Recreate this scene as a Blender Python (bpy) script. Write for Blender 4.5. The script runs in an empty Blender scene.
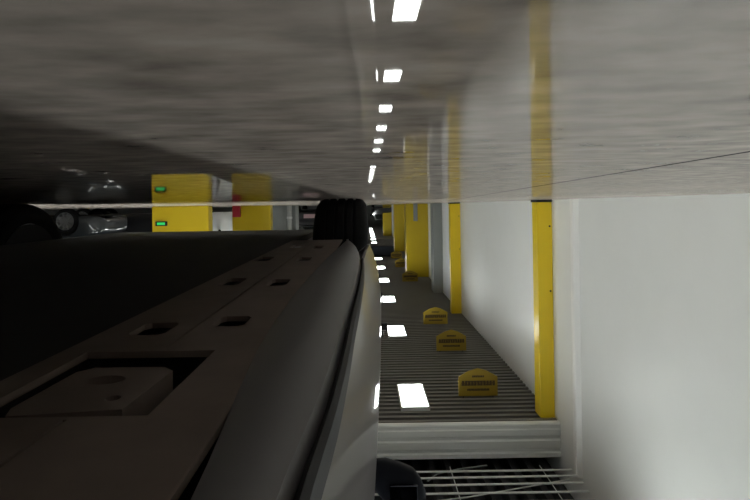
import bpy, bmesh, math, random
from mathutils import Vector, Matrix
random.seed(7)
sc = bpy.context.scene
col = sc.collection

# ------------------------------------------------------------------ materials
def nodes(name):
    m = bpy.data.materials.new(name); m.use_nodes = True
    nt = m.node_tree; b = nt.nodes['Principled BSDF']
    return m, nt, b

def mat(name, c, rough=.5, metal=0., spec=.5, coat=0., ior=1.45, var=0., scale=6., bump=0., stretch=(1, 1, 1), coat_rough=.05):
    m, nt, b = nodes(name)
    b.inputs['Base Color'].default_value = (*c, 1)
    b.inputs['Roughness'].default_value = rough
    b.inputs['Metallic'].default_value = metal
    b.inputs['Specular IOR Level'].default_value = spec
    b.inputs['IOR'].default_value = ior
    b.inputs['Coat Weight'].default_value = coat
    b.inputs['Coat Roughness'].default_value = coat_rough
    if var or bump:
        tc = nt.nodes.new('ShaderNodeTexCoord')
        mp = nt.nodes.new('ShaderNodeMapping'); mp.inputs['Scale'].default_value = stretch
        nz = nt.nodes.new('ShaderNodeTexNoise'); nz.inputs['Scale'].default_value = scale
        nz.inputs['Detail'].default_value = 6
        nt.links.new(tc.outputs['Object'], mp.inputs['Vector'])
        nt.links.new(mp.outputs['Vector'], nz.inputs['Vector'])
        if var:
            mx = nt.nodes.new('ShaderNodeMix'); mx.data_type = 'RGBA'
            mx.inputs[6].default_value = (*[x * (1 - var) for x in c], 1)
            mx.inputs[7].default_value = (*[min(1, x * (1 + var)) for x in c], 1)
            nt.links.new(nz.outputs['Fac'], mx.inputs[0])
            nt.links.new(mx.outputs[2], b.inputs['Base Color'])
        if bump:
            bp = nt.nodes.new('ShaderNodeBump'); bp.inputs['Strength'].default_value = bump
            bp.inputs['Distance'].default_value = .01
            nt.links.new(nz.outputs['Fac'], bp.inputs['Height'])
            nt.links.new(bp.outputs['Normal'], b.inputs['Normal'])
    return m

def emis(name, c, s):
    m, nt, b = nodes(name)
    b.inputs['Base Color'].default_value = (*c, 1)
    b.inputs['Emission Color'].default_value = (*c, 1)
    b.inputs['Emission Strength'].default_value = s
    return m

def floor_mat():
    m, nt, b = nodes('polished_concrete')
    N = nt.nodes.new; L = nt.links.new
    tc = N('ShaderNodeTexCoord')
    n1 = N('ShaderNodeTexNoise'); n1.inputs['Scale'].default_value = 26; n1.inputs['Detail'].default_value = 8
    n2 = N('ShaderNodeTexNoise'); n2.inputs['Scale'].default_value = .7; n2.inputs['Detail'].default_value = 5
    mp = N('ShaderNodeMapping'); mp.inputs['Scale'].default_value = (1., 1.9, 1.)
    L(tc.outputs['Object'], mp.inputs['Vector'])
    L(mp.outputs['Vector'], n1.inputs['Vector']); L(tc.outputs['Object'], n2.inputs['Vector'])
    ad = N('ShaderNodeMath'); ad.operation = 'MULTIPLY_ADD'; ad.inputs[1].default_value = .55
    L(n1.outputs['Fac'], ad.inputs[0])
    m2 = N('ShaderNodeMath'); m2.operation = 'MULTIPLY'; m2.inputs[1].default_value = .45
    L(n2.outputs['Fac'], m2.inputs[0]); L(m2.outputs[0], ad.inputs[2])
    rp = N('ShaderNodeValToRGB')
    rp.color_ramp.elements[0].position = .34; rp.color_ramp.elements[0].color = (.21, .178, .157, 1)
    rp.color_ramp.elements[1].position = .66; rp.color_ramp.elements[1].color = (.60, .525, .47, 1)
    L(ad.outputs[0], rp.inputs['Fac'])
    # sawn joint running along the wall
    sx = N('ShaderNodeSeparateXYZ'); L(tc.outputs['Object'], sx.inputs[0])
    wob = N('ShaderNodeMath'); wob.operation = 'MULTIPLY_ADD'; wob.inputs[1].default_value = .115; wob.inputs[2].default_value = .245
    L(sx.outputs['Y'], wob.inputs[0])
    su = N('ShaderNodeMath'); su.operation = 'ADD'; L(sx.outputs['X'], su.inputs[0]); L(wob.outputs[0], su.inputs[1])
    ab = N('ShaderNodeMath'); ab.operation = 'ABSOLUTE'; L(su.outputs[0], ab.inputs[0])
    lt = N('ShaderNodeMath'); lt.operation = 'LESS_THAN'; lt.inputs[1].default_value = .0032; L(ab.outputs[0], lt.inputs[0])
    mx = N('ShaderNodeMix'); mx.data_type = 'RGBA'
    L(lt.outputs[0], mx.inputs[0]); L(rp.outputs['Color'], mx.inputs[6]); mx.inputs[7].default_value = (.01, .01, .01, 1)
    L(mx.outputs[2], b.inputs['Base Color'])
    nt.nodes.remove(b)
    df = N('ShaderNodeBsdfDiffuse'); L(mx.outputs[2], df.inputs['Color'])
    gl = N('ShaderNodeBsdfGlossy'); gl.inputs['Roughness'].default_value = .022
    gl.inputs['Color'].default_value = (.97, .95, .93, 1)
    lw = N('ShaderNodeLayerWeight'); lw.inputs['Blend'].default_value = .5
    fc = N('ShaderNodeMath'); fc.operation = 'MULTIPLY_ADD'; fc.inputs[1].default_value = .40; fc.inputs[2].default_value = .05
    L(lw.outputs['Facing'], fc.inputs[0])
    iv = N('ShaderNodeMath'); iv.operation = 'SUBTRACT'; iv.inputs[0].default_value = 1; L(lt.outputs[0], iv.inputs[1])
    f2 = N('ShaderNodeMath'); f2.operation = 'MULTIPLY'; L(fc.outputs[0], f2.inputs[0]); L(iv.outputs[0], f2.inputs[1])
    ms = N('ShaderNodeMixShader'); L(f2.outputs[0], ms.inputs[0]); L(df.outputs[0], ms.inputs[1]); L(gl.outputs[0], ms.inputs[2])
    L(ms.outputs[0], nt.nodes['Material Output'].inputs['Surface'])
    return m

M = dict(
    floor=floor_mat(),
    white=mat('white_wall_panel', (.80, .81, .80), .42, var=.04, scale=2.),
    seam=mat('white_joint_strip', (.86, .86, .85), .35),
    dim=mat('grey_painted_wall', (.42, .43, .42), .6, var=.08, scale=1.2),
    grey=mat('grey_column_paint', (.24, .255, .25), .5, var=.06, scale=2.),
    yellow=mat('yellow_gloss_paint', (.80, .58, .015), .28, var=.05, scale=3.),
    ceil=mat('dark_ceiling_deck', (.022, .023, .027), .8),
    slat=mat('brown_grey_slat', (.125, .12, .108), .5, var=.08, scale=4.),
    fascia=mat('white_ridged_profile', (.70, .72, .70), .35),
    wire=mat('zinc_wire', (.62, .63, .62), .38, metal=.35),
    black=mat('black_rubber', (.012, .012, .013), .75),
    tyre=mat('tyre_rubber', (.009, .009, .0095), .9, spec=.2, var=.2, scale=30.),
    paint=mat('grey_car_paint', (.135, .12, .125), .35, metal=.25, coat=.5, coat_rough=.03),
    sill=mat('grey_sill_plastic', (.13, .125, .127), .5, var=.07, scale=8.),
    tray=mat('dirty_underbody_panel', (.145, .112, .092), .72, var=.3, scale=14., bump=.15),
    trayd=mat('black_underbody_cover', (.022, .021, .02), .8, var=.3, scale=9.),
    navy=mat('gloss_black_mirror_shell', (.006, .007, .011), .5, spec=.1),
    mirror=mat('mirror_glass', (.10, .11, .14), .03, metal=1.),
    glass=mat('tinted_car_glass', (.012, .014, .015), .05, spec=.8),
    rim=mat('alloy_rim', (.45, .45, .46), .3, metal=.8),
    ycol_dim=mat('yellow_dimmed_paint', (.50, .365, .012), .32, var=.06, scale=3.),  # darker copy of the post yellow, dimmer light put into the colour
    signy=mat('yellow_sign_face', (.29, .20, .014), .5),
    signk=mat('sign_dark_print', (.06, .035, .01), .6),
    dark=mat('matt_black_housing', (.01, .011, .014), .5),
    duct=mat('blue_black_duct', (.006, .008, .013), .9),
    red=mat('red_box_paint', (.35, .012, .03), .4),
    pink=mat('pale_pink_panel', (.55, .36, .40), .5),
    lampframe=mat('lamp_frame', (.75, .76, .75), .4),
    lamp=emis('lamp_diffuser', (.95, 1., .965), 24.),
    green=emis('green_exit_light', (.03, .65, .14), .3),
    tail=mat('tail_lamp_lens', (.3, .01, .012), .15),
    head=mat('head_lamp_lens', (.10, .105, .11), .2),
)

# ------------------------------------------------------------------ mesh helpers
class MB:
    def __init__(s): s.bm = bmesh.new()
    def box(s, x0, x1, y0, y1, z0, z1, bev=0):
        r = bmesh.ops.create_cube(s.bm, size=1)
        bmesh.ops.scale(s.bm, vec=(abs(x1-x0), abs(y1-y0), abs(z1-z0)), verts=r['verts'])
        bmesh.ops.translate(s.bm, vec=((x0+x1)/2, (y0+y1)/2, (z0+z1)/2), verts=r['verts'])
        if bev:
            es = list({e for v in r['verts'] for e in v.link_edges})
            bmesh.ops.bevel(s.bm, geom=es, offset=bev, segments=2, profile=.6, affect='EDGES')
        return s
    def ring_loft(s, rings, cap=True, closed=True):
        vs = [[s.bm.verts.new(p) for p in r] for r in rings]
        n = len(rings[0])
        for a, b in zip(vs, vs[1:]):
            for i in range(n if closed else n-1):
                j = (i+1) % n
                s.bm.faces.new((a[i], a[j], b[j], b[i]))
        if cap:
            s.bm.faces.new(list(reversed(vs[0]))); s.bm.faces.new(vs[-1])
        return s
    def prism(s, prof, axis, a, b):
        """closed profile extruded along an axis. prof in the two other coordinates"""
        def P(p, t):
            return (t, p[0], p[1]) if axis == 'x' else (p[0], t, p[1]) if axis == 'y' else (p[0], p[1], t)
        return s.ring_loft([[P(p, a) for p in prof], [P(p, b) for p in prof]])
    def cyl(s, p, q, r, n=12, r2=None):
        p, q = Vector(p), Vector(q); d = q-p
        m = Matrix.Translation((p+q)/2) @ d.to_track_quat('Z', 'Y').to_matrix().to_4x4()
        bmesh.ops.create_cone(s.bm, cap_ends=True, segments=n, radius1=r, radius2=r if r2 is None else r2, depth=d.length, matrix=m)
        return s
    def tube(s, pts, r, n=8):
        for a, b in zip(pts, pts[1:]): s.cyl(a, b, r, n)
        return s
    def build(s, name, m, parent=None, smooth=False, loc=None):
        bmesh.ops.recalc_face_normals(s.bm, faces=s.bm.faces)
        me = bpy.data.meshes.new(name); s.bm.to_mesh(me); s.bm.free()
        me.materials.append(m)
        if smooth:
            for p in me.polygons: p.use_smooth = True
            me.set_sharp_from_angle(angle=math.radians(38))
        o = bpy.data.objects.new(name, me); col.objects.link(o)
        if parent is not None: o.parent = parent
        if loc: o.location = loc
        return o

def tag(o, label, cat, group=None, kind=None):
    o['label'] = label; o['category'] = cat
    if group: o['group'] = group
    if kind: o['kind'] = kind
    return o
def struct(o, label=None, cat=None):
    o['kind'] = 'structure'
    if label: o['label'] = label; o['category'] = cat
    return o
def empty(name, loc, rz=0):
    o = bpy.data.objects.new(name, None); col.objects.link(o)
    o.location = loc; o.rotation_euler = (0, 0, rz); o.empty_display_size = .1
    return o
def copy_tree(o, parent=None):
    c = o.copy(); col.objects.link(c)
    if parent is not None: c.parent = parent
    for ch in list(o.children): copy_tree(ch, c)
    return c
def cut(o, *mbs):
    """boolean difference baked into the mesh"""
    for mb in mbs:
        k = mb.build('tool', M['black'], o.parent)
        md = o.modifiers.new('b', 'BOOLEAN'); md.operation = 'DIFFERENCE'; md.object = k; md.solver = 'EXACT'
        bpy.context.view_layer.update()
        dg = bpy.context.evaluated_depsgraph_get()
        me = bpy.data.meshes.new_from_object(o.evaluated_get(dg))
        o.modifiers.clear(); old = o.data; o.data = me; me.name = old.name
        bpy.data.meshes.remove(old)
        km = k.data; bpy.data.objects.remove(k); bpy.data.meshes.remove(km)
        while len(me.materials) > 1: me.materials.pop()
        for p in me.polygons: p.material_index = 0
    return o

WX = -2.25      # face of the white wall
GZ = 2.625        # underside of the slatted ceiling
FY = 6.10       # where the slatted ceiling begins
YB, YF = -7., 66.
XR = 26.

# ------------------------------------------------------------------ setting
struct(MB().box(WX-.2, XR, YB, YF, -.2, 0).build('floor', M['floor']), 'polished grey concrete car park floor that mirrors the lamps', 'floor')
c = MB().box(WX-.2, XR, YB, YF, 3.3, 3.5)
for i in range(22):
    x = -2.1 + i*.19
    c.box(x, x+.06, YB, FY+.5, 3.12, 3.31)
struct(c.build('ceiling', M['ceil']), 'dark ribbed ceiling deck above the slats', 'ceiling')
w = MB().box(WX-.2, WX, YB, 66, 0, 3.3)
struct(w.build('wall_right', M['white']), 'long white panelled wall beside the aisle', 'wall')
struct(MB().box(XR, XR+.2, YB, YF, 0, 3.3).build('wall_left', M['dim']), 'far grey wall across the car park', 'wall')
struct(MB().box(WX-.2, XR+.2, YF, YF+.2, 0, 3.3).build('wall_back', M['dim']), 'grey end wall of the car park', 'wall')
struct(MB().box(WX-.2, XR+.2, YB-.2, YB, 0, 3.3).build('wall_front', M['dim']), 'grey wall behind the viewer', 'wall')
t = MB().prism([(WX-.02, 5.47), (WX+.05, 5.50), (WX+.058, 5.54), (WX+.05, 5.59), (WX-.02, 5.63)], 'z', .0, 2.95)
struct(t.build('trim_1', M['seam']), 'raised white joint strip on the white wall beside the nearer yellow post', 'trim')

# slatted ceiling: one panel of cross slats and runners
g = MB()
y = FY+.10
while y < 40:
    g.box(WX, XR if y > 40 else 9.0, y, y+.062, GZ, GZ+.05)
    y += .135
for x in [-1.9+.6*i for i in range(18)]:
    g.box(x, x+.03, FY+.1, 40, GZ+.05, GZ+.10)
g.box(WX, 9., 40, YF, GZ, GZ+.05)
struct(g.build('ceiling_slats', M['slat']), 'brown grey slatted ceiling grid over the aisle', 'ceiling')
struct(MB().box(WX, 9., FY+.1, YF, GZ+.22, GZ+.27).build('ceiling_void', M['ceil']))
# ridged edge profile
prof = [(0, 0), (.02, -.012), (.05, -.012), (.07, 0), (.07, .40), (0, .40), (-.012, .39), (-.012, .345), (.012, .33),
        (.012, .30), (-.012, .285), (-.012, .20), (.012, .185), (.012, .155), (-.012, .14), (-.012, .07), (.008, .06), (.008, .03), (-.006, .018)]
f = MB().prism([(FY+a, GZ+b) for a, b in prof], 'x', WX, 9.)
struct(f.build('trim_3', M['fascia']), 'white ridged profile closing the near edge of the slatted ceiling', 'trim')

# wire mesh tray under the ribs
tr = MB()
y = 2.6
while y < 5.75:
    tr.cyl((WX+.05, y, 2.935+.01*math.sin(y*9)), (1.6, y+.03, 2.95), .011, 8)
    y += .145
for x in (-1.9, -.9, .1, 1.1):
    tr.cyl((x, 2.5, 2.965), (x, 5.8, 2.965), .005, 6)
tag(tr.build('wire_tray', M['wire']), 'pale wire mesh tray under the dark ceiling, next to the white ridged profile', 'tray')
cb = MB().tube([(-2.15, 5.55, 2.99), (-1.6, 5.40, 2.99), (-1.0, 5.24, 2.99), (-.5, 5.15, 2.99), (.3, 4.9, 2.99)], .007)
tag(cb.build('ceiling_cable', M['wire']), 'thin pale cable lying slantwise over the wire mesh tray', 'cable')
cb = MB().tube([(-1.35, 5.95, 3.03), (-1.0, 5.85, 3.02), (-.75, 5.72, 3.0), (-.62, 5.55, 2.99)], .008)
tag(cb.build('ceiling_cable', M['grey']), 'short grey cable curving up by the white ridged profile', 'cable')

duct = MB().box(-1.42, 9., 26.3, 27.0, 2.14, GZ, .02)
duct.box(-1.42, 9., 26.27, 26.3, 2.12, 2.16)
tag(duct.build('vent_duct', M['duct']), 'blue-black duct crossing under the slatted ceiling far down the aisle', 'duct')

# ------------------------------------------------------------------ lamps
def lamp_proto():
    r = empty('ceiling_light', (0, 0, 0))
    fr = MB()
    for a in ((-.185, -.165, -.43, .43), (.165, .185, -.43, .43), (-.165, .165, -.43, -.41), (-.165, .165, .41, .43)):
        fr.box(*a, -.012, .03)
    fr.box(-.185, .185, -.43, .43, .03, .045)
    fr.build('frame', M['lampframe'], r)
    MB().box(-.165, .165, -.41, .41, -.008, .02).build('diffuser', M['lamp'], r)
    return r
L0 = lamp_proto(); used = [False]
def lamp(x, y, z, label, group):
    o = L0 if not used[0] else copy_tree(L0)
    used[0] = True
    o.location = (x, y, z); tag(o, label, 'lamp', group)
ORD = ['nearest', 'second', 'third', 'fourth', 'fifth', 'sixth', 'seventh', 'eighth', 'ninth', 'tenth', 'eleventh', 'twelfth', 'thirteenth', 'fourteenth', 'fifteenth', 'sixteenth']
for k in range(15):
    y = 7.02 + 3.6*k
    lab = 'white panel lamp in slatted ceiling above the aisle, nearest of its row' if k == 0 else \
          f'white panel lamp in slatted ceiling above the aisle, {ORD[k]} along its row'
    lamp(-.60, y, GZ-.012, lab, 'panel lamps above the aisle')
for y in (3.4, .6, -2.6):
    lamp(-1.35, y, 3.06, 'white panel lamp above the near end of the aisle, out of view overhead', 'panel lamps out of view overhead')
for k in range(15):  # extra unseen lamps packed into this row to brighten wall and far floor
    lamp(2.55, -5.6+1.0*k, 2.98 if -5.6+1.0*k < FY-.6 else GZ-.012, 'white panel lamp above the bays past the near grey car, unseen, added to brighten wall and floor', 'added panel lamps over the far bays')
for k in range(9):
    lamp(4.6, 9.4+2.6*k, GZ-.012, 'white panel lamp above the parked cars past the near grey car, hidden by it', 'panel lamps over the parked cars')
for k in range(5):
    lamp(10.0, 6+8.*k, GZ+.2, 'white panel lamp deep in the dark hall past the parked cars', 'panel lamps deep in the hall')

def hang_box(y, x, z, label):
    r = empty('parking_sensor', (x, y, 0))
    MB().box(-.09, .09, -.06, .06, z-.16, z, .012).build('housing', M['dark'], r)
    MB().cyl((0, 0, z), (0, 0, GZ), .012, 8).build('hanger', M['dark'], r)
    MB().box(-.06, .06, -.07, -.058, z-.03, z-.012).build('highlight_strip', M['wire'], r)  # pale strip models the highlight on the dark box
    tag(r, label, 'sensor', 'dark boxes hanging beside the lamps')
hang_box(10.2, -.31, 2.50, 'dark box hanging from the slats close beside the second panel lamp')
hang_box(13.8, -.33, 2.50, 'dark box hanging from the slats close beside the third panel lamp')
hang_box(17.4, -.37, 2.50, 'dark box hanging from the slats close beside the fourth panel lamp')

# ------------------------------------------------------------------ hanging signs
def sign_proto():
    r = empty('hanging_sign', (0, 0, 0))
    w, h = .262, .37
    pr = [(-w, 0), (w, 0), (w, -.255), (.12, -.335), (0, -h), (-.12, -.335), (-w, -.255)]
    MB().prism(pr, 'y', 0, .022).build('panel', M['signy'], r)
    rnd = random.Random(3)
    def line(zc, hh, x0, x1, n):                  # a row of letter-like strokes, too blurred to read
        st = (x1-x0)/n; p = MB()
        p.box(x0, x1, .0, .0035, zc-hh*.12, zc+hh*.12)
        for i in range(n):
            a = x0+i*st
            p.box(a, a+st*.8, -.003, .004, zc-hh/2, zc+hh/2)
            if rnd.random() < .7: p.box(a+st*.5, a+st*.97, -.003, .004, zc+hh*.5-hh*.28, zc+hh*.5)
            if rnd.random() < .6: p.box(a+st*.5, a+st*.97, -.003, .004, zc-hh*.5, zc-hh*.5+hh*.28)
        p.build('lettering', M['signk'], r)
    line(-.085, .03, -.15, .15, 15)
    line(-.172, .066, -.225, .225, 11)
    line(-.262, .026, -.08, .08, 7)
    for x in (-.2, .2):
        MB().cyl((x, .011, 0), (x, .011, .06), .006, 6).build('hanger', M['dark'], r)
    return r
S0 = sign_proto()
ys = [6.98, 9.15, 11.2, 17.5, 21.6, 25.1]
names = ['nearest', 'second', 'third', 'fourth', 'fifth', 'farthest']
for k, y in enumerate(ys):
    o = S0 if k == 0 else copy_tree(S0)
    o.location = (-1.48, y, GZ-.01)
    tag(o, f'yellow pointed sign with dark lettering under the slatted ceiling, {names[k]} in its row', 'sign', 'yellow pointed signs under the ceiling')

# ------------------------------------------------------------------ posts and columns by the aisle
def post(y, w, label):
    r = empty('yellow_post', (WX+w/2+.002, y, 0))
    MB().box(-w/2, w/2, 0, .20, .028, GZ if y > FY else 2.9, .006).build('post_body', M['yellow'], r)
    MB().box(-w/2, w/2+.012, -.014, .21, 0, .028).build('base_plate', M['black'], r, False)
    for z in (.32, 1.1): MB().cyl((-w/2+.03, -.004, z), (-w/2+.03, .02, z), .012, 10).build('bolt', M['black'], r)
    tag(r, label, 'post', 'yellow posts along the white wall')
post(6.26, .175, 'yellow post against the white wall, nearer one, with a black foot')
post(12.3, .24, 'yellow post against the white wall, farther one, past the first white panel')

def column(x0, x1, y, d, m, label, z1=GZ, base=None):
    r = empty('square_column', ((x0+x1)/2, y, 0))
    w = (x1-x0)/2
    MB().box(-w, w, 0, d, 0, z1, .012).build('shaft', m, r)
    tag(r, label, 'column')
    return r
column(WX+.002, -1.98, 15.2, .6, M['grey'], 'grey column standing between the farther yellow post and the wide yellow column')
cA = column(WX+.002, -1.46, 18.6, .8, M['ycol_dim'], 'wide yellow column against the wall past the yellow posts')
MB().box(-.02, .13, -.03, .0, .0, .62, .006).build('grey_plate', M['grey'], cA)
column(WX+.002, -1.62, 29., .8, M['ycol_dim'], 'narrow-looking yellow column farther down the aisle behind the wide one')
column(WX+.002, -1.50, 44., .8, M['ycol_dim'], 'yellow column at the far end of the aisle beside the dark car')

# columns past the near grey car
c1 = column(2.44, 3.32, 8.1, .22, M['ycol_dim'], 'yellow column past the near grey car with a small green light low on it')
r = empty('exit_sign', (3.17, 8.1, .27)); 
MB().box(-.09, .09, -.03, 0, -.035, .035, .006).build('housing', M['dark'], r)
MB().box(-.06, .06, -.036, -.028, -.02, .02).build('light_face', M['green'], r)
tag(r, 'small green exit light low on the yellow column past the near grey car', 'light')
c2 = column(2.22, 3.12, 12.2, .3, M['ycol_dim'], 'yellow column past the near grey car with a small red box low on it')
r = empty('red_box', (3.00, 12.2, 0))
MB().box(-.085, .085, -.12, -.003, 0, .26, .012).build('box_body', M['red'], r)
MB().box(-.06, .06, -.128, -.118, .03, .23, .004).build('lid', M['red'], r)
tag(r, 'small red box low on the side of a yellow column', 'box')
gc = MB()
column(2.22, 3.0, 16.6, .8, M['grey'], 'pale grey column just behind the yellow column with the red box')
rp = empty('drain_pipe', (2.40, 16.5, 0))
MB().cyl((0, 0, 0), (0, 0, GZ), .075, 16).build('pipe', M['dim'], rp, True)
MB().cyl((0, 0, .35), (0, 0, .42), .088, 16).build('bracket', M['wire'], rp, True)
tag(rp, 'grey drain pipe running up the pale grey column', 'pipe')

# ------------------------------------------------------------------ cars
def tyre_rings(R, W, rr, n=64):
    prof = [(-W/2+.01, rr), (-W/2-.002, rr+(R-rr)*.45), (-W/2+.004, R-.03), (-W/2+.018, R-.009), (-W/2+.035, R-.002)]
    for g_ in (-.062, -.022, .022, .062):
        gx = g_*W/.25
        prof += [(gx-.007, R), (gx-.005, R-.008), (gx+.005, R-.008), (gx+.007, R)]
    prof += [(W/2-.035, R-.002), (W/2-.018, R-.009), (W/2-.004, R-.03), (W/2+.002, rr+(R-rr)*.45), (W/2-.01, rr), (W/2-.03, rr-.004), (-W/2+.03, rr-.004)]
    return [[(x, r*math.cos(2*math.pi*i/n), r*math.sin(2*math.pi*i/n)) for x, r in prof] for i in range(n)]
def wheel(parent, x, y, side, R=.34, W=.25):
    rr = R-.10
    mb = MB(); rings = tyre_rings(R, W, rr)
    mb.ring_loft(rings+[rings[0]], cap=False)
    bmesh.ops.remove_doubles(mb.bm, verts=mb.bm.verts, dist=1e-5)
    o = mb.build('wheel', M['tyre'], parent, True, (x, y, R))
    rm = MB()
    n = 48
    barrel = [(-W/2+.015, rr+.004), (W/2-.015, rr+.004), (W/2-.015, rr-.014), (-W/2+.015, rr-.014)]
    rg = [[(a, r*math.cos(2*math.pi*i/n), r*math.sin(2*math.pi*i/n)) for a, r in barrel] for i in range(n)]
    rm.ring_loft(rg+[rg[0]], cap=False)
    bmesh.ops.remove_doubles(rm.bm, verts=rm.bm.verts, dist=1e-5)
    xo = side*(W/2-.03)
    rm.cyl((xo-side*.03, 0, 0), (xo, 0, 0), .075, 24)
    for i in range(10):
        a = 2*math.pi*i/10
        d = Vector((0, math.cos(a), math.sin(a))); tt = Vector((0, -math.sin(a), math.cos(a)))
        p0 = d*.06; p1 = d*(rr-.008)
        ring = lambda p, w_: [tuple(p+tt*w_+Vector((xo-side*.03, 0, 0))), tuple(p-tt*w_+Vector((xo-side*.03, 0, 0))), tuple(p-tt*w_*.7+Vector((xo, 0, 0))), tuple(p+tt*w_*.7+Vector((xo, 0, 0)))]
        rm.ring_loft([ring(p0, .026), ring(p1, .017)])
    rm.cyl((xo-side*.09, 0, 0), (xo-side*.07, 0, 0), rr*.8, 32)       # brake disc
    rm.build('rim', M['rim'], o, True)
    MB().cyl((-side*W*.475, 0, 0), (-side*W*.42, 0, 0), rr-.003, 40).build('dark_disc', M['black'], o, True)  # black disc closes the wheel, standing in for the shade inside
    return o

# y, half width, sill height, belt height
ST = [(-1.34, .62, .42, .86), (-1.30, .74, .33, .95), (-1.12, .85, .26, 1.02), (-.80, .905, .22, 1.03), (-.34, .925, .20, 1.00),
      (.15, .895, .195, .97), (.55, .872, .195, .965), (1.0, .894, .195, .96), (1.5, .918, .195, .955), (1.95, .934, .195, .95), (2.3, .945, .20, .92),
      (2.62, .95, .205, .885), (2.95, .93, .21, .83), (3.22, .88, .21, .77), (3.42, .79, .22, .69), (3.52, .66, .27, .60), (3.545, .55, .33, .53)]
def crom(a, b, c, d, t):
    return tuple(.5*(2*q+(-p+r_)*t+(2*p-5*q+4*r_-s_)*t*t+(-p+3*q-3*r_+s_)*t**3) for p, q, r_, s_ in zip(a, b, c, d))
def fine(st, n):
    o = []
    for i in range(len(st)-1):
        for k in range(n): o.append(crom(st[max(0, i-1)], st[i], st[i+1], st[min(len(st)-1, i+2)], k/n))
    return o+[st[-1]]
def body_ring(y, w, zb, zt):
    h = zt-zb
    half = [(0, zb+.06), (.62*w, zb+.06), (w-.125, zb+.06), (w-.056, zb+.004), (w-.040, zb+.03*h), (w-.026, zb+.08*h), (w-.012, zb+.16*h), (w-.003, zb+.25*h), (w, zb+.34*h),
            (w-.003, zb+.47*h), (w-.012, zb+.66*h), (w-.030, zb+.86*h), (w-.065, zb+.965*h), (w-.14, zb+h), (.5*w, zb+h+.03), (0, zb+h+.045)]
    full_ = []
    for i in range(len(half)-1):
        a, b_, c_, d_ = half[max(0, i-1)], half[i], half[i+1], half[min(len(half)-1, i+2)]
        for k in range(3 if 3 <= i <= 12 else 1): full_.append(crom(a, b_, c_, d_, k/3) if 3 <= i <= 12 else b_)
    half = full_+[half[-1]]
    half = [(x+(HW-.88)*min(1, x/.4), z) for x, z in half]
    return [(x, y, z) for x, z in half] + [(-x, y, z) for x, z in reversed(half[1:-1])]
AX = (-.34, 2.62)
HW = .96     # from the car's middle to its outer side
def make_car(name, paint, loc, rz, label, group=None, full=False):
    car = empty(name, loc, rz)
    b = MB().ring_loft([body_ring(*s_) for s_ in fine(ST, 5 if full else 2)]).build('body', paint, car, True)
    tools = []
    for ay in AX:
        for sd in (-1, 1):
            tools.append(MB().cyl((sd*(HW-.33), ay, .36), (sd*1.25, ay, .36), .395, 40))
    cut(b, *tools)
    for p in b.data.polygons: p.use_smooth = True
    b.data.set_sharp_from_angle(angle=math.radians(35))
    # cabin
    cab = [(-.95, .60, .99, .62), (-.35, .70, 1.38, .56), (.15, .76, 1.44, .58), (.70, .76, 1.44, .58), (1.05, .74, 1.40, .57), (1.98, .68, .96, .62)]
    rings = []
    for y, w, zt, wt in cab:
        zb = .93
        k = max(zt, zb+.01)
        bw = .80
        rings.append([(-bw, y, zb), (bw, y, zb), (bw+(wt+.02-bw)*(k-zb)/.5*.95, y, zb+(k-zb)*.90), (wt*.8, y, k), (-wt*.8, y, k), (-(bw+(wt+.02-bw)*(k-zb)/.5*.95), y, zb+(k-zb)*.90)])
    MB().ring_loft(rings).build('cabin', paint, car, True)
    def pane(n, pts, off):
        off = Vector(off); mb = MB()
        mb.ring_loft([[tuple(Vector(p)+off) for p in pts], [tuple(Vector(p)-off*1.5) for p in pts]])
        return mb.build(n, M['glass'], car)
    for sd in (-1, 1):
        def S(y, f): return (sd*(.80-.195*f), y, .955+.38*f)
        pane('side_window', [S(.42, .02), S(1.62, .02), S(1.05, .93), S(.42, .98)], (sd*.006, 0, .003))
        pane('side_window', [S(-.62, .05), S(.34, .02), S(.34, .98), S(-.22, .86)], (sd*.006, 0, .003))
    pane('windscreen', [(-.70, 1.86, 1.02), (.70, 1.86, 1.02), (.48, 1.12, 1.375), (-.48, 1.12, 1.375)], (0, .012, .02))
    pane('rear_window', [(-.66, -.86, 1.06), (.66, -.86, 1.06), (.47, -.42, 1.345), (-.47, -.42, 1.345)], (0, -.012, .02))
    for ay in AX:
        for sd in (-1, 1):
            wheel(car, sd*(HW-.115), ay, sd)
    for sd in (-1, 1):
        MB().prism([(3.10, .66), (3.34, .60), (3.45, .55), (3.40, .66), (3.14, .75)], 'x', sd*.60, sd*.84).build('headlamp', M['head'], car)
        MB().box(sd*.45, sd*.75, -1.335, -1.22, .78, .88, .02).build('tail_lamp', M['tail'], car)
    # side mirrors
    for sd in (-1, 1):
        sx = lambda v: sd*(v+HW-.88)
        rg = []
        for x, hy, hz, cz, cy in ((.865, .03, .03, .90, 1.70), (.90, .06, .05, .92, 1.70), (.935, .085, .07, .945, 1.71), (.98, .09, .078, .97, 1.715), (1.025, .085, .075, .985, 1.715), (1.05, .06, .055, .995, 1.715), (1.065, .02, .02, 1.0, 1.715)):
            rg.append([(sx(x), cy+hy*math.cos(a)*(1 if math.cos(a) > 0 else .45), cz+hz*math.sin(a)) for a in [2*math.pi*i/16 for i in range(16)]])
        mo = MB().ring_loft(rg).build('side_mirror', M['navy'], car, True)
        MB().box(sx(.945), sx(1.035), 1.664, 1.674, .935, 1.03, .003).build('mirror_glass', M['mirror'], mo)
    # underside
    und = MB().box(-HW+.31, HW-.31, -1.0, 3.40, .187, .215).box(-HW+.07, HW-.07, .05, 2.2, .236, .25)  # second box: black sheet standing in for shade behind rail holes and seam
    und = und.build('underbody_cover', M['trayd'], car)
    rail_parts(car, -1, full)
    rail_parts(car, 1, full)
    tag(car, label, 'car', group)
    if not full: car.scale = (.9, .9, .9)
    return car

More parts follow.
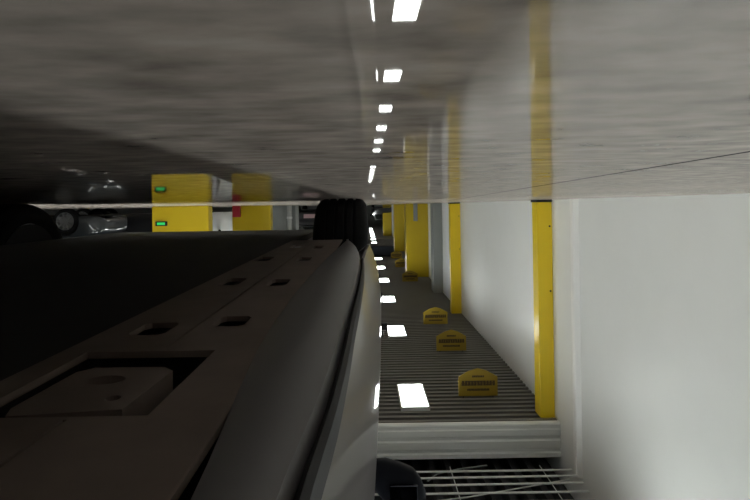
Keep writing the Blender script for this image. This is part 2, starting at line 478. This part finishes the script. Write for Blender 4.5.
def rail_parts(car, sd, full):
    # sill, seam strip and side rail; sd=-1 is the side by the wall (local x negative)
    def X(wx): return sd*(HW-wx)           # wx: distance in from the outer edge
    ss = [(.03, .046, .080), (.25, .043, .088), (.4, .034, .101), (.55, .029, .112), (.7, .026, .116), (.92, .020, .118), (1.25, .014, .112),
          (1.5, .016, .105), (1.8, .028, .094), (2.05, .050, .084), (2.2, .068, .078)]
    rings = []
    for y, o, i_ in fine(ss, 4):
        zb = .176
        rings.append([(X(i_), y, .215), (X(i_), y, zb+.004), (X(i_-.006), y, zb), (X(o+.014), y, zb+.001), (X(o+.004), y, zb+.006), (X(o), y, zb+.016), (X(o), y, .225)])
    MB().ring_loft(rings).build('sill', M['sill'], car, True)
    st = [[(X(o+.003), y, .20), (X(o-.006), y, .187), (X(o-.010), y, .192), (X(o-.010), y, .215), (X(o+.003), y, .215)] for y, o, i_ in fine(ss[:8], 4)]
    MB().ring_loft(st).build('seam_strip', M['black'], car)
    x0, x1 = sorted((X(.099), X(.315)))
    rl = MB().box(x0, x1, .05, 2.24, .181, .188, .002).build('side_rail', M['tray'], car)
    if full and sd == -1:
        # jack point recess, oval holes and a shallow step
        a, b_ = sorted((X(.155), X(.285)))
        tl = [MB().prism([(a, .365), (b_, .365), (b_, .53), (a-.0, .53)], 'z', .15, .222)]
        for wx, y, rx, ry in ((.257, .63, .016, .026), (.172, .665, .015, .024), (.262, 1.02, .015, .040), (.168, 1.0, .014, .036), (.285, 1.46, .016, .05), (.17, 1.44, .014, .045), (.25, 1.9, .015, .06), (.17, 1.85, .014, .05)):
            tl.append(MB().prism([(X(wx)+1.35*rx*max(-.8, min(.8, math.cos(2*math.pi*i/20)))/.8, y+1.2*ry*max(-.8, min(.8, math.sin(2*math.pi*i/20)))/.8) for i in range(20)], 'z', .15, .205))
        tl.append(MB().box(X(.2115), X(.2085), .10, .36, .15, .1835))
        tl.append(MB().box(X(.2115), X(.2085), .545, 2.2, .15, .1835))
        cut(rl, *tl)
        q = [(X(.182), .385), (X(.262), .375), (X(.268), .39), (X(.266), .475), (X(.255), .487), (X(.19), .487), (X(.178), .475)]
        jp = MB().prism(q, 'z', .184, .236).build('jack_pad', M['tray'], car)
        cut(jp, MB().prism([(X(.228)+.017*math.cos(2*math.pi*i/24), .452+.012*math.sin(2*math.pi*i/24)) for i in range(24)], 'z', .15, .21),
            MB().cyl((X(.200), .408, .15), (X(.200), .408, .205), .006, 16))

main = make_car('car', M['paint'], (HW, 0, 0), 0, 'grey car seen from beneath, its grey sill and dirty underbody hanging close overhead', full=True)

P = lambda n, c_: mat(n, c_, .3, coat=1., coat_rough=.03)
black_paint = P('black_car_paint', (.012, .012, .014)); slate_paint = P('slate_car_paint', (.02, .025, .03)); white_paint = P('white_car_paint', (.72, .72, .70)); plum_paint = P('plum_car_paint', (.03, .028, .032))
make_car('car', slate_paint, (9.6, 13.4, 0), math.radians(90), 'dark car parked side-on past the near grey car, one alloy wheel showing')
make_car('car', black_paint, (8.2, 16.5, 0), math.radians(90), 'black car parked side-on behind the dark car, nose by the yellow column')
make_car('car', white_paint, (6.6, 18.9, 0), math.radians(90), 'white car parked side-on, seen between the two yellow columns')
make_car('car', black_paint, (-1.45, 47., 0), math.radians(180), 'black car standing at the far end of the aisle')
pc = make_car('car', plum_paint, (2.05, 24., 0), math.radians(180), "dark car with a pale pinkish plate beside the near car's front tyre")
MB().box(-.45, .25, 3.50, 3.60, .38, .56, .01).build('plate', M['pink'], pc)

# ------------------------------------------------------------------ world, camera
w = bpy.data.worlds.new('world'); sc.world = w; w.use_nodes = True
w.node_tree.nodes['Background'].inputs[0].default_value = (.05, .05, .055, 1)
w.node_tree.nodes['Background'].inputs[1].default_value = .02

cam = bpy.data.cameras.new('camera'); co = bpy.data.objects.new('camera', cam); col.objects.link(co)
d = math.radians(.9); cs, sn = math.cos(d), math.sin(d)
right, up, back = Vector((-cs, 0, sn)), Vector((-sn, 0, -cs)), Vector((0, -1, 0))
m4 = Matrix((right, up, back)).transposed().to_4x4(); m4.translation = (0, 0, .036)
co.matrix_world = m4
cam.sensor_width = 36; cam.lens = 36*520/750
cam.shift_x = 10/750; cam.shift_y = -44.5/750
cam.clip_start = .004; cam.clip_end = 200
sc.camera = co
vs = sc.view_settings
vs.view_transform = 'Standard'; vs.look = 'None'; vs.gamma = 1; vs.use_curve_mapping = False; vs.exposure = .07
sc.cycles.use_denoising = True
sc.cycles.max_bounces = 10; sc.cycles.diffuse_bounces = 6; sc.cycles.glossy_bounces = 6
sc.cycles.sample_clamp_indirect = 20
sc.cycles.blur_glossy = 0.
